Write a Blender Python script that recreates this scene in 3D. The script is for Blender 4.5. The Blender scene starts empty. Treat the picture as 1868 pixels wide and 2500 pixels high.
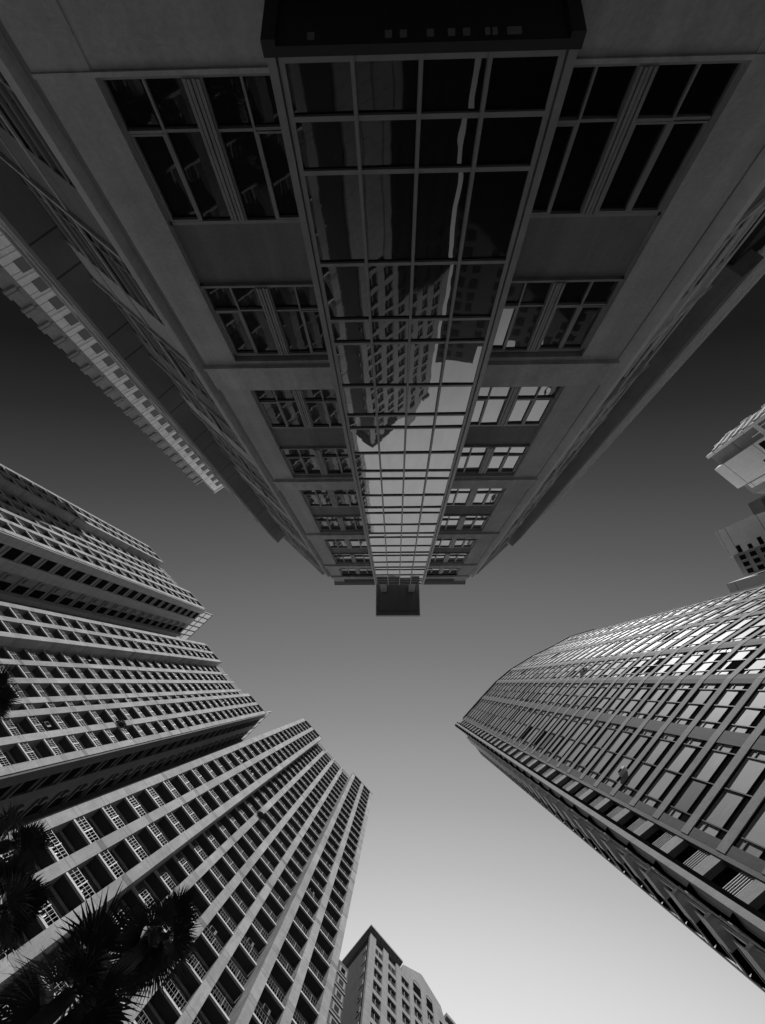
import bpy, math, random
from mathutils import Vector, Matrix

S = bpy.context.scene
COL = S.collection
EYE = 1.6                                   # camera height; heights measured from the lens get EYE added

# ------------------------------------------------------------------ camera
def norm(v):
    return Vector(v).normalized()
zc = norm((31.0, -417.0, -1250.0))          # zenith seen from the camera
xc = (Vector((1, 0, 0)) - zc * zc.x).normalized()
yc = zc.cross(xc)
cam_data = bpy.data.cameras.new("Camera")
cam_data.sensor_fit = 'VERTICAL'
cam_data.sensor_height = 36.0
cam_data.lens = 18.0
cam_data.clip_start = 0.05
cam_data.clip_end = 4000.0
cam = bpy.data.objects.new("Camera", cam_data)
COL.objects.link(cam)
cam.matrix_world = Matrix.Translation((0, 0, EYE)) @ Matrix((xc, yc, zc)).to_4x4()
S.camera = cam

# ------------------------------------------------------------------ world, sun, exposure
SUN_AZ = norm((0.34, -0.94, 0.0))
SUN_EL = math.radians(58)
world = bpy.data.worlds.new("World")
S.world = world
world.use_nodes = True
nt = world.node_tree
nt.nodes.clear()
out = nt.nodes.new('ShaderNodeOutputWorld')
bg = nt.nodes.new('ShaderNodeBackground')
sky = nt.nodes.new('ShaderNodeTexSky')
sky.sky_type = 'NISHITA'
sky.sun_disc = False
sky.sun_elevation = SUN_EL
sky.sun_rotation = math.atan2(SUN_AZ.x, SUN_AZ.y)
bw = nt.nodes.new('ShaderNodeRGBToBW')
tc = nt.nodes.new('ShaderNodeTexCoord')
dot = nt.nodes.new('ShaderNodeVectorMath'); dot.operation = 'DOT_PRODUCT'
dot.inputs[1].default_value = norm((0.0, 0.949, 0.316))
mr = nt.nodes.new('ShaderNodeMapRange')
mr.inputs['From Min'].default_value = -1.0
mr.inputs['From Max'].default_value = 1.0
ramp = nt.nodes.new('ShaderNodeValToRGB')
def lin(s):
    return s / 12.92 if s <= 0.04045 else ((s + 0.055) / 1.055) ** 2.4
STOPS = [(-1.0, .06), (-.44, .07), (-.36, .08), (-.28, .09), (-.18, .16), (-.05, .26), (.08, .35), (.27, .47), (.37, .54),
         (.49, .64), (.57, .73), (.65, .83), (.71, .89), (1.0, .93)]
cr = ramp.color_ramp
cr.elements[0].color = (lin(STOPS[0][1]),) * 3 + (1,)
cr.elements[1].color = (lin(STOPS[-1][1]),) * 3 + (1,)
for p, v in STOPS[1:-1]:
    e = cr.elements.new((p + 1) / 2)
    e.color = (lin(v), lin(v), lin(v), 1)
ramp.color_ramp.interpolation = 'LINEAR'
mix = nt.nodes.new('ShaderNodeMath'); mix.operation = 'MULTIPLY_ADD'      # Nishita, desaturated, as a small base under the filtered gradient
mix.inputs[1].default_value = 0.0005
L = nt.links.new
L(sky.outputs[0], bw.inputs[0]); L(bw.outputs[0], mix.inputs[0])
L(tc.outputs['Generated'], dot.inputs[0]); L(dot.outputs['Value'], mr.inputs['Value'])
L(mr.outputs[0], ramp.inputs[0]); L(ramp.outputs[0], mix.inputs[2])
L(mix.outputs[0], bg.inputs['Color'])
bg.inputs['Strength'].default_value = 1.0
L(bg.outputs[0], out.inputs['Surface'])

sun_data = bpy.data.lights.new("sun", 'SUN')
sun_data.energy = 4.3
sun_data.angle = math.radians(0.5)
sun_data.color = (1, 1, 1)
sun = bpy.data.objects.new("sun", sun_data)
COL.objects.link(sun)
sd = Vector((SUN_AZ.x * math.cos(SUN_EL), SUN_AZ.y * math.cos(SUN_EL), math.sin(SUN_EL)))
sun.rotation_euler = sd.to_track_quat('Z', 'Y').to_euler()
sun.location = sd * 300

S.view_settings.view_transform = 'Standard'
S.view_settings.look = 'None'
S.view_settings.exposure = 0.0
S.view_settings.gamma = 1.0
S.cycles.max_bounces = 8
S.cycles.diffuse_bounces = 4
S.cycles.glossy_bounces = 4

# ------------------------------------------------------------------ materials
def new_mat(name):
    m = bpy.data.materials.new(name)
    m.use_nodes = True
    n = m.node_tree.nodes
    b = n['Principled BSDF']
    return m, m.node_tree, b

def mnode(t, op, a, b=None, c=None):
    n = t.nodes.new('ShaderNodeMath'); n.operation = op
    for i, v in enumerate((a, b, c)):
        if v is None: continue
        if isinstance(v, (int, float)): n.inputs[i].default_value = v
        else: t.links.new(v, n.inputs[i])
    return n.outputs[0]

def noise(t, vec, scale, detail=4, rough=.55):
    n = t.nodes.new('ShaderNodeTexNoise')
    n.inputs['Scale'].default_value = scale
    n.inputs['Detail'].default_value = detail
    n.inputs['Roughness'].default_value = rough
    t.links.new(vec, n.inputs['Vector'])
    return n.outputs['Fac']

def mapped(t, vec, sc):
    n = t.nodes.new('ShaderNodeMapping')
    n.inputs['Scale'].default_value = sc
    t.links.new(vec, n.inputs['Vector'])
    return n.outputs[0]

def stone(name, base, var=.25, joints=None, streak=.2, rough=.85, bump=.25, fine=9.0, panel=None, seam=.4):
    """grey masonry: large mottling, fine grain, vertical weather streaks, optional seams at local heights"""
    m, t, b = new_mat(name)
    c = t.nodes.new('ShaderNodeTexCoord').outputs['Object']
    sep = t.nodes.new('ShaderNodeSeparateXYZ'); t.links.new(c, sep.inputs[0])
    big = noise(t, c, .35, 5)
    med = noise(t, c, 1.9, 5, .6)
    sm = noise(t, c, fine, 3)
    st = noise(t, mapped(t, c, (2.2, 2.2, .12)), 1.4, 5, .6)
    v = mnode(t, 'MULTIPLY_ADD', mnode(t, 'SUBTRACT', big, .5), var * 1.6, 1.0)
    v = mnode(t, 'ADD', v, mnode(t, 'MULTIPLY', mnode(t, 'SUBTRACT', med, .5), var * 1.2))
    v = mnode(t, 'ADD', v, mnode(t, 'MULTIPLY', mnode(t, 'SUBTRACT', sm, .5), var * 1.1))
    v = mnode(t, 'ADD', v, mnode(t, 'MULTIPLY', mnode(t, 'SUBTRACT', st, .55), streak * 1.8))
    if joints:
        H, offs, w = joints
        z = mnode(t, 'MODULO', sep.outputs['Z'], H)
        for o in offs:
            d = mnode(t, 'ABSOLUTE', mnode(t, 'SUBTRACT', z, o))
            k = mnode(t, 'LESS_THAN', d, w)
            v = mnode(t, 'MULTIPLY', v, mnode(t, 'SUBTRACT', 1.0, mnode(t, 'MULTIPLY', k, 1 - seam)))
    if panel:                                                    # per-slab tone differences
        H, lo = panel
        idx = mnode(t, 'FLOOR', mnode(t, 'DIVIDE', mnode(t, 'SUBTRACT', sep.outputs['Z'], lo), H))
        ix = mnode(t, 'FLOOR', mnode(t, 'DIVIDE', sep.outputs['X'], 2.6))
        wn = t.nodes.new('ShaderNodeTexWhiteNoise'); wn.noise_dimensions = '2D'
        cb = t.nodes.new('ShaderNodeCombineXYZ')
        t.links.new(idx, cb.inputs[0]); t.links.new(ix, cb.inputs[1]); t.links.new(cb.outputs[0], wn.inputs['Vector'])
        v = mnode(t, 'MULTIPLY', v, mnode(t, 'MULTIPLY_ADD', wn.outputs['Value'], .3, .82))
        zz = mnode(t, 'MODULO', sep.outputs['Z'], H)
        zone = mnode(t, 'MULTIPLY', mnode(t, 'GREATER_THAN', zz, .30), mnode(t, 'LESS_THAN', zz, .82))
        r2 = mnode(t, 'FRACT', mnode(t, 'MULTIPLY', wn.outputs['Value'], 17.3))
        r2 = mnode(t, 'POWER', r2, 3.0)
        v = mnode(t, 'MULTIPLY', v, mnode(t, 'SUBTRACT', 1.0, mnode(t, 'MULTIPLY', mnode(t, 'MULTIPLY', zone, r2), .5)))
    v = mnode(t, 'MULTIPLY', v, base)
    v = mnode(t, 'MAXIMUM', v, .01)
    cb = t.nodes.new('ShaderNodeCombineColor')
    for i in range(3): t.links.new(v, cb.inputs[i])
    t.links.new(cb.outputs[0], b.inputs['Base Color'])
    b.inputs['Roughness'].default_value = rough
    b.inputs['Specular IOR Level'].default_value = .25
    if bump:
        bp = t.nodes.new('ShaderNodeBump'); bp.inputs['Strength'].default_value = bump
        bp.inputs['Distance'].default_value = .02
        t.links.new(mnode(t, 'ADD', sm, med), bp.inputs['Height'])
        t.links.new(bp.outputs[0], b.inputs['Normal'])
    return m

def metal(name, base, rough=.45, spec=.4):
    m, t, b = new_mat(name)
    c = t.nodes.new('ShaderNodeTexCoord').outputs['Object']
    n = noise(t, c, 3.0, 4)
    v = mnode(t, 'MULTIPLY', mnode(t, 'MULTIPLY_ADD', n, .5, .75), base)
    cb = t.nodes.new('ShaderNodeCombineColor')
    for i in range(3): t.links.new(v, cb.inputs[i])
    t.links.new(cb.outputs[0], b.inputs['Base Color'])
    b.inputs['Roughness'].default_value = rough
    b.inputs['Specular IOR Level'].default_value = spec
    return m

def glass(name, base=.012, ior=1.6, rough=.015, wav=.02):
    m, t, b = new_mat(name)
    b.inputs['Base Color'].default_value = (base, base, base, 1)
    b.inputs['Roughness'].default_value = rough
    b.inputs['IOR'].default_value = ior
    c = t.nodes.new('ShaderNodeTexCoord').outputs['Object']
    n = noise(t, c, 1.1, 2)
    bp = t.nodes.new('ShaderNodeBump'); bp.inputs['Strength'].default_value = wav
    bp.inputs['Distance'].default_value = .05
    t.links.new(n, bp.inputs['Height']); t.links.new(bp.outputs[0], b.inputs['Normal'])
    return m

def coated_glass(name, power=2.2):
    """dark solar glass: black when looked at squarely, mirror-like at a grazing angle"""
    m, t, b = new_mat(name)
    b.inputs['Base Color'].default_value = (.006, .006, .006, 1)
    b.inputs['Roughness'].default_value = .3
    b.inputs['Specular IOR Level'].default_value = .1
    c = t.nodes.new('ShaderNodeTexCoord').outputs['Object']
    n = noise(t, c, 1.3, 2)
    bp = t.nodes.new('ShaderNodeBump'); bp.inputs['Strength'].default_value = .03
    bp.inputs['Distance'].default_value = .05
    t.links.new(n, bp.inputs['Height'])
    gls = t.nodes.new('ShaderNodeBsdfGlossy'); gls.inputs['Roughness'].default_value = .01
    gls.inputs['Color'].default_value = (.95, .95, .95, 1)
    t.links.new(bp.outputs[0], gls.inputs['Normal'])
    lw = t.nodes.new('ShaderNodeLayerWeight'); lw.inputs['Blend'].default_value = .5
    dirt = noise(t, mapped(t, c, (3, 3, .5)), 1.2, 5, .65)
    fac = mnode(t, 'MULTIPLY_ADD', mnode(t, 'POWER', lw.outputs['Facing'], power), .98, .02)
    fac = mnode(t, 'MULTIPLY', fac, mnode(t, 'MULTIPLY_ADD', dirt, .35, .78))
    mx = t.nodes.new('ShaderNodeMixShader')
    t.links.new(fac, mx.inputs[0]); t.links.new(b.outputs[0], mx.inputs[1]); t.links.new(gls.outputs[0], mx.inputs[2])
    t.links.new(mx.outputs[0], t.nodes['Material Output'].inputs['Surface'])
    return m

def blind(name, base, stripes=0):
    """pale window blind close behind the pane: diffuse slats under a gloss"""
    m, t, b = new_mat(name)
    c = t.nodes.new('ShaderNodeTexCoord').outputs['Object']
    sep = t.nodes.new('ShaderNodeSeparateXYZ'); t.links.new(c, sep.inputs[0])
    n = noise(t, c, .6, 4)
    v = mnode(t, 'MULTIPLY_ADD', n, .6, .7)
    if stripes:
        n2 = noise(t, mapped(t, c, (.5, .5, 9)), 2.0, 3)
        v = mnode(t, 'MULTIPLY', v, mnode(t, 'MULTIPLY_ADD', n2, stripes, 1 - stripes * .5))
    v = mnode(t, 'MULTIPLY', v, base)
    cb = t.nodes.new('ShaderNodeCombineColor')
    for i in range(3): t.links.new(v, cb.inputs[i])
    t.links.new(cb.outputs[0], b.inputs['Base Color'])
    b.inputs['Roughness'].default_value = .6
    b.inputs['Specular IOR Level'].default_value = .12
    return m

HT = 3.2                                   # storey height of the balcony towers
M = {}
M['stucco'] = stone('grey_stucco', .58, .34, streak=.3, bump=.6, fine=14)
M['stucco_band'] = stone('grey_stucco_band', .60, .36, streak=.4, bump=.6, fine=14)
M['stucco_dark'] = stone('darker_stucco', .27, .3, streak=.4, bump=.5, fine=14)  # darker copy of the stucco, mostly on set-back parts
M['dark_metal'] = metal('dark_soffit_metal', .035, .6)
M['white_panel_dull'] = metal('pale_trim', .75, .6, .2)
M['canopy'] = metal('canopy_metal', .11, .6, .2)
M['frame'] = metal('grey_window_metal', .36, .4)
M['frame_light'] = metal('pale_metal', .42, .4)
M['glass'] = coated_glass('mirror_glass', 2.1)
M['glass_dim'] = coated_glass('dim_mirror_glass', 3.6)  # same glass, reflection weakened to keep the left-hand panes dark
M['tower_glass'] = glass('dark_window_glass', .01, 1.45)
M['tower_stone'] = stone('pale_stone_cladding', .38, .5, (HT, (.30, .82), .022), .25, panel=(HT, .3))
M['tower_slab'] = stone('pale_slab_edge', .68, .3, streak=.1)
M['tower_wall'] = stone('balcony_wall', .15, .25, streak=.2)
M['screen'] = metal('roof_screen_metal', .42, .7, .1)
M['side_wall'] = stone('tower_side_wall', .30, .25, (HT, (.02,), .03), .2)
M['side_shade'] = stone('tower_side_wall_shade', .13, .4, (HT, (.02,), .03), .4)  # the side wall again, its deeper shade put into the colour
M['side_pale'] = stone('tower_side_panel', .42, .25, (HT, (.02, 1.6), .025), .2)
M['soffit'] = stone('shade_toned_soffit', .09, .25, streak=0)  # underside shade of the balconies put into the colour
M['rail'] = metal('pale_railing_metal', .18, .5)
def translucent(name, base):
    m, t, b = new_mat(name)
    b.inputs['Base Color'].default_value = (base, base, base, 1)
    b.inputs['Roughness'].default_value = .5
    tr = t.nodes.new('ShaderNodeBsdfTranslucent'); tr.inputs['Color'].default_value = (base, base, base, 1)
    mx = t.nodes.new('ShaderNodeMixShader'); mx.inputs[0].default_value = .85
    t.links.new(b.outputs[0], mx.inputs[1]); t.links.new(tr.outputs[0], mx.inputs[2])
    t.links.new(mx.outputs[0], t.nodes['Material Output'].inputs['Surface'])
    return m
M['white_panel'] = translucent('white_roof_panel', .92)
M['wframe'] = metal('balcony_window_frame', .55, .5)
M['f_fin'] = stone('pale_slab_and_lit_edge', .88, .25, streak=.1)
M['f_stone'] = stone('spandrel_stone', .30, .45, streak=.15)
M['f_pier'] = stone('dark_rubbed_stone', .10, .5, (3.3, (.95,), .03), .35)
M['f_blind_a'] = blind('pale_blind', .37)
M['f_blind_b'] = blind('slatted_blind', .27, .8)
M['f_blind_c'] = blind('dim_blind', .12, .5)
M['f_glass'] = glass('tower_dark_glass', .01, 1.5)
M['black'] = metal('black_opening_and_shade', .012, .9, .0)  # openings, and recesses whose shade is put into the colour
M['g_stone'] = stone('ashlar_stone', .34, .3, (1.65, (.05,), .03), .2)
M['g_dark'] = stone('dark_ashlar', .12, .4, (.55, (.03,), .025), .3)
M['j_wall'] = stone('dark_cladding', .03, .4, streak=.3)
M['e_white'] = stone('white_render', .9, .15, (3.2, (.1, 1.5), .05), .15)
M['e_grey'] = stone('grey_render', .34, .3, (3.2, (.1,), .08), .2)
M['d_white'] = stone('pale_render', .88, .15, (9.0, (.1,), .1), .15, bump=0)
M['d_grey'] = stone('mid_grey_render', .28, .2, streak=.2)
M['asphalt'] = stone('asphalt', .05, .3, streak=0, fine=30)
M['paving'] = stone('paving', .07, .2, streak=0, fine=20)
M['frond'] = metal('palm_frond', .05, .38, .5)
M['frond_pale'] = metal('paler_palm_frond', .12, .4, .5)  # paler tone given to some fronds at random
M['dead_frond'] = metal('dry_palm_frond', .09, .7, .2)
M['trunk'] = stone('palm_bark', .10, .5, streak=0, fine=20)
M['lamp'] = metal('pale_fitting', .5, .4)

# ------------------------------------------------------------------ mesh helper
class MB:
    def __init__(self):
        self.v, self.f, self.mi = [], [], []
    def box(self, x0, x1, y0, y1, z0, z1, mi=0):
        n = len(self.v)
        self.v += [(x0, y0, z0), (x1, y0, z0), (x1, y1, z0), (x0, y1, z0), (x0, y0, z1), (x1, y0, z1), (x1, y1, z1), (x0, y1, z1)]
        self.f += [(n, n + 3, n + 2, n + 1), (n + 4, n + 5, n + 6, n + 7), (n, n + 1, n + 5, n + 4),
                   (n + 1, n + 2, n + 6, n + 5), (n + 2, n + 3, n + 7, n + 6), (n + 3, n, n + 4, n + 7)]
        self.mi += [mi] * 6
        return self
    def quad(self, a, b, c, d, mi=0):
        n = len(self.v); self.v += [a, b, c, d]; self.f.append((n, n + 1, n + 2, n + 3)); self.mi.append(mi); return self
    def poly(self, pts, mi=0):
        n = len(self.v); self.v += pts; self.f.append(tuple(range(n, n + len(pts)))); self.mi.append(mi); return self
    def prism(self, pts, y0, y1, mi=0):
        """outline in (x, z), extruded from y0 (outside) to y1"""
        n = len(self.v); k = len(pts)
        self.v += [(x, y0, z) for x, z in pts] + [(x, y1, z) for x, z in pts]
        self.f.append(tuple(range(n, n + k))); self.f.append(tuple(range(n + 2 * k - 1, n + k - 1, -1)))
        for i in range(k):
            j = (i + 1) % k
            self.f.append((n + j, n + i, n + k + i, n + k + j))
        self.mi += [mi] * (k + 2); return self
    def plan(self, pts, z0, z1, mi=0):
        """outline in (x, y), extruded upward"""
        n = len(self.v); k = len(pts)
        self.v += [(x, y, z0) for x, y in pts] + [(x, y, z1) for x, y in pts]
        self.f.append(tuple(range(n + k - 1, n - 1, -1))); self.f.append(tuple(range(n + k, n + 2 * k)))
        for i in range(k):
            j = (i + 1) % k
            self.f.append((n + i, n + j, n + k + j, n + k + i))
        self.mi += [mi] * (k + 2); return self
    def xform(self, fn, start=0):
        self.v[start:] = [fn(*p) for p in self.v[start:]]
        return self
    def join(self, o):
        n = len(self.v); self.v += o.v; self.f += [tuple(i + n for i in f) for f in o.f]; self.mi += o.mi; return self
    def build(self, name, mats, parent=None, label=None, kind=None):
        me = bpy.data.meshes.new(name)
        me.from_pydata([tuple(p) for p in self.v], [], self.f)
        if not isinstance(mats, (list, tuple)): mats = [mats]
        for m in mats: me.materials.append(m)
        if len(mats) > 1: me.polygons.foreach_set('material_index', self.mi)
        me.update()
        o = bpy.data.objects.new(name, me)
        COL.objects.link(o)
        if parent: o.parent = parent
        if label: o['label'] = label
        if kind: o['kind'] = kind
        return o

def thing(name, label, cat, loc, t=None, group=None):
    o = bpy.data.objects.new(name, None)
    o.empty_display_size = 1.0
    COL.objects.link(o)
    o.location = loc
    if t is not None: o.rotation_euler = (0, 0, math.atan2(t[1], t[0]))
    o['label'] = label; o['category'] = cat
    if group: o['group'] = group
    return o

def individuals(items, name, mats, parent, campos, keep=100):
    """items: list of (MB, centre). The nearest `keep` become parts of their own, the rest one stuff part"""
    items = sorted(items, key=lambda q: (Vector(q[1]) - campos).length)
    for mb, c in items[:keep]:
        mb.build(name, mats, parent)
    if len(items) > keep:
        rest = MB()
        for mb, c in items[keep:]: rest.join(mb)
        rest.build(name, mats, parent, kind='stuff')

def local_cam(root):
    return root.matrix_basis.inverted() @ Vector((0, 0, EYE))

R = random.Random(7)

# ------------------------------------------------------------------ ground
g = MB().quad((-900, -900, 0), (900, -900, 0), (900, 900, 0), (-900, 900, 0)).build('street', M['asphalt'])
g['kind'] = 'structure'
p = MB().box(-16, 16, -40, 0.6, 0.004, .13).build('pavement', M['paving']); p['kind'] = 'structure'
p = MB().box(-60, 30, 4.2, 60, 0.004, .13).build('plaza_paving', M['paving']); p['kind'] = 'structure'

# ------------------------------------------------------------------ main building: dark stucco block with glazed bay, straight overhead
FY = -6.78                                  # facade plane
XL, XR = -4.2, 4.95
FL = 3.42
BASE = [4.05 + FL * i + EYE for i in range(9)]
WH = 2.12
ROOF = 36.1 + EYE
main = thing('office_building', 'dark stucco office block with a central glazed bay and paired windows, rising straight overhead', 'building', (0.3, FY, 0))
O = main.location
def off(mb):                                # world coords to the empty's local coords
    return mb.xform(lambda x, y, z: (x - O.x, y - O.y, z))

BX_L, BX_R = -1.25, 1.88
WLX = (-3.5, -1.27); WRX = (1.9, 4.15)
# body: chamfered plan
tl = Vector((-.735, -.678)); tr = Vector((.74, -.673))
pL = Vector((XL, FY)) + tl * 13; pR = Vector((XR, FY)) + tr * 13
body = MB().plan([(XL + .02, FY - .40), (pL.x + .3, pL.y - .4), (pL.x + 2, -34), (pR.x - 2, -34), (pR.x - .3, pR.y - .4), (XR - .02, FY - .40)][::1], .13, ROOF - .6)
off(body).build('wall', M['stucco_dark'], main)
# two outer piers, running the whole height, slightly proud and slightly uneven
for (a, b) in ((XL, WLX[0]), (WRX[1], XR)):
    off(MB().box(a, b, FY - .40, FY, .13, ROOF - .3)).build('pier', M['stucco'], main)
# base wall under the first windows
off(MB().box(WLX[0], WRX[1], FY - .4, FY - .02, .13, BASE[0] - .03)).build('base_wall', M['stucco'], main)
off(MB().box(XL - .01, BX_L, FY - .02, FY + .02, BASE[0] - .085, BASE[0] - .03)).build('ledge', M['stucco_band'], main)
off(MB().box(BX_R, XR + .01, FY - .02, FY + .02, BASE[0] - .085, BASE[0] - .03)).build('ledge', M['stucco_band'], main)
for i in range(9):
    z0 = BASE[i] + WH
    z1 = BASE[i + 1] if i < 8 else ROOF - .3
    wide = i % 2 == 1
    for (a, b) in (WLX, WRX):
        mb = MB()
        if wide:
            mb.box(a, b, FY - .4, FY - .004, z0 + .08, z1 - .03)
        else:
            mb.box(a, b, FY - .4, FY - .14, z0, z1)
        off(mb).build('spandrel', M['stucco_band'] if wide else M['stucco_dark'], main)
    if wide or i == 8:
        zc0 = z0 + .20
        for (a, b) in ((XL - .05, -1.27), (1.9, XR + .05)):
            off(MB().box(a, b, FY + .001, FY + .10, zc0, zc0 + .12).box(a, b, FY + .001, FY + .04, zc0 + .12, zc0 + .95)).build('cornice', M['stucco_band'], main)

def main_window(x0, x1, z0, z1, outer):
    """paired two-light window with transom, fluted centre post and projecting vents at the ends"""
    fr = MB(); gl = MB()
    y = FY - .12
    cx = (x0 + x1) / 2 + (-.0)
    zt = z0 + (z1 - z0) * .32
    fr.box(x0, x1, y - .06, y + .05, z0, z0 + .05)
    fr.box(x0, x1, y - .06, y + .03, z1 - .06, z1)
    fr.box(x0, x0 + .04, y - .06, y + .03, z0, z1).box(x1 - .04, x1, y - .06, y + .03, z0, z1)
    for k in range(4):                      # fluted post
        fr.box(cx - .11 + k * .057, cx - .11 + k * .057 + .042, y - .06, y + .07 + .015 * (k % 2), z0 + .05, z1 - .07)
    fr.box(cx - .12, cx + .125, y - .08, y + .035, z0 + .05, z1 - .07)
    q = []
    for (a, b) in ((x0 + .05, cx - .12), (cx + .125, x1 - .05)):
        mx = (a + b) / 2
        fr.box(mx - .016, mx + .016, y - .06, y + .03, z0 + .05, z1 - .07)
        fr.box(a, mx - .016, y - .06, y + .04, zt - .02, zt + .02).box(mx + .016, b, y - .06, y + .025, zt - .02, zt + .02)
        q.append((a, mx - .016)); q.append((mx + .016, b))
    for k, (a, b) in enumerate(q):
        for (c, d) in ((z0 + .05, zt - .03), (zt + .03, z1 - .07)):
            dy = R.uniform(-.006, .006); dx = R.uniform(-.004, .004)
            gl.quad((a, y - .02 + dx + dy, c), (b, y - .02 - dx + dy, c), (b, y - .02 - dx - dy, d), (a, y - .02 + dx - dy, d))
        if k in (0, 3) or (k == 2 and not outer):   # opening sash, own inner frame
            c, d = zt + .03, z1 - .07
            w = .028
            fr.box(a, a + w, y - .02, y + .035, c, d).box(b - w, b, y - .02, y + .035, c, d)
            fr.box(a + w, b - w, y - .02, y + .035, c, c + w).box(a + w, b - w, y - .02, y + .035, d - w, d)
    o = off(fr).build('window', M['frame'], main)
    off(gl).build('glass', M['glass_dim' if outer else 'glass'], o)
for i in range(9):
    main_window(WLX[0], WLX[1], BASE[i], BASE[i] + WH, True)
    main_window(WRX[0], WRX[1], BASE[i], BASE[i] + WH, False)

# glazed bay
BY = -6.10
BX0, BX1 = -1.27, 1.90
BZ0, BZ1 = 3.46 + EYE, 33.2 + EYE
fr = MB()
for (a, b) in ((BX0, BX0 + .09), (BX0 + .11, BX0 + .17), (BX1 - .09, BX1), (BX1 - .17, BX1 - .11)):
    fr.box(a, b, FY - .1, BY + (.035 if b - a > .07 else .0), BZ0, BZ1)
fr.box(BX0 + .09, BX0 + .11, FY - .1, BY - .05, BZ0, BZ1).box(BX1 - .11, BX1 - .09, FY - .1, BY - .05, BZ0, BZ1)
mulls = [BX0 + .17 + k * ((BX1 - BX0 - .34) / 4) for k in range(5)]
for x in mulls[1:4]:
    fr.box(x - .024, x + .024, BY - .12, BY + .04, BZ0, BZ1)
    fr.box(x - .014, x + .014, BY + .04, BY + .052, BZ0, BZ1)
trans = [3.46 + .05]
k = 0
while True:
    done = False
    for r in (4.10, 4.75, 6.25):
        h = r + k * 3.433
        if h > 33.0: done = True; break
        trans.append(h)
    if done: break
    k += 1
trans.append(33.15)
for h in trans:
    for a, b in zip(mulls, mulls[1:]):
        fr.box(a + (.024 if a != mulls[0] else 0), b - (.024 if b != mulls[-1] else 0), BY - .12, BY + .008, h + EYE - .03, h + EYE + .03)
bay = off(fr).build('curtain_wall', M['frame'], main)
gl = MB()
for h0, h1 in zip(trans, trans[1:]):
    for a, b in zip(mulls, mulls[1:]):
        dy = R.uniform(-.004, .004); dx = R.uniform(-.003, .003)
        gl.quad((a, BY - .03 + dx + dy, h0 + EYE), (b, BY - .03 - dx + dy, h0 + EYE), (b, BY - .03 - dx - dy, h1 + EYE), (a, BY - .03 + dx - dy, h1 + EYE))
off(gl).build('glass', M['glass'], bay)
sof = MB().box(BX0 - .02, BX1 + .02, -8.2, BY + .06, BZ0 - .10, BZ0 - .004)
sof.box(BX0 - .02, BX0 + .12, -8.2, BY + .06, BZ0 - .16, BZ0 - .10).box(BX1 - .12, BX1 + .02, -8.2, BY + .06, BZ0 - .16, BZ0 - .10)
off(sof).build('bay_soffit', M['dark_metal'], main)
for x in (-.80, -.02, .13, .40, .61, .76, .98, 1.03, 1.2, 1.27):
    off(MB().box(x - .035, x + .035, BY - .10, BY - .02, BZ0 - .125, BZ0 - .1005)).build('light_spot_plate', M['frame'], main)  # pale plates standing in for spots of light under the bay
# roof slab thrown out over the bay
CZ = 38.2 + EYE
can = MB().box(-1.36, 1.84, -10.0, -4.72, CZ + .02, CZ + .34)
rim = MB().box(-1.40, 1.88, -4.719, -4.66, CZ - .03, CZ + .40)
rim.box(-1.40, -1.361, -10.0, -4.72, CZ - .03, CZ + .40).box(1.841, 1.88, -10.0, -4.72, CZ - .03, CZ + .40)
can.box(-1.2, 1.66, -5.1, -5.05, CZ - .02, CZ + .019).box(-1.2, -1.15, -6.6, -5.1, CZ - .02, CZ + .019).box(1.61, 1.66, -6.6, -5.1, CZ - .02, CZ + .019)
for q in (-.35, .3, .95):
    can.box(q, q + .03, -8, -5.1, CZ - .004, CZ + .019)
for xa in (-1.0, 1.05):
    off(MB().box(xa, xa + .42, -6.9, -6.45, CZ - 5, CZ + .018)).build('canopy_post', M['stucco'], main)
cn = off(can).build('roof_canopy', M['canopy'], main)
off(rim).build('canopy_rim', M['white_panel_dull'], cn)
par = MB().box(XL - .05, BX0 - .1, FY - .5, FY + .12, ROOF - .3, ROOF).box(BX1 + .1, XR + .05, FY - .5, FY + .12, ROOF - .3, ROOF)
par.box(XL - .05, BX0 - .1, FY + .12, FY + .2, ROOF - .12, ROOF).box(BX1 + .1, XR + .05, FY + .12, FY + .2, ROOF - .12, ROOF)
off(par).build('parapet', M['frame_light'], main)

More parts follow.
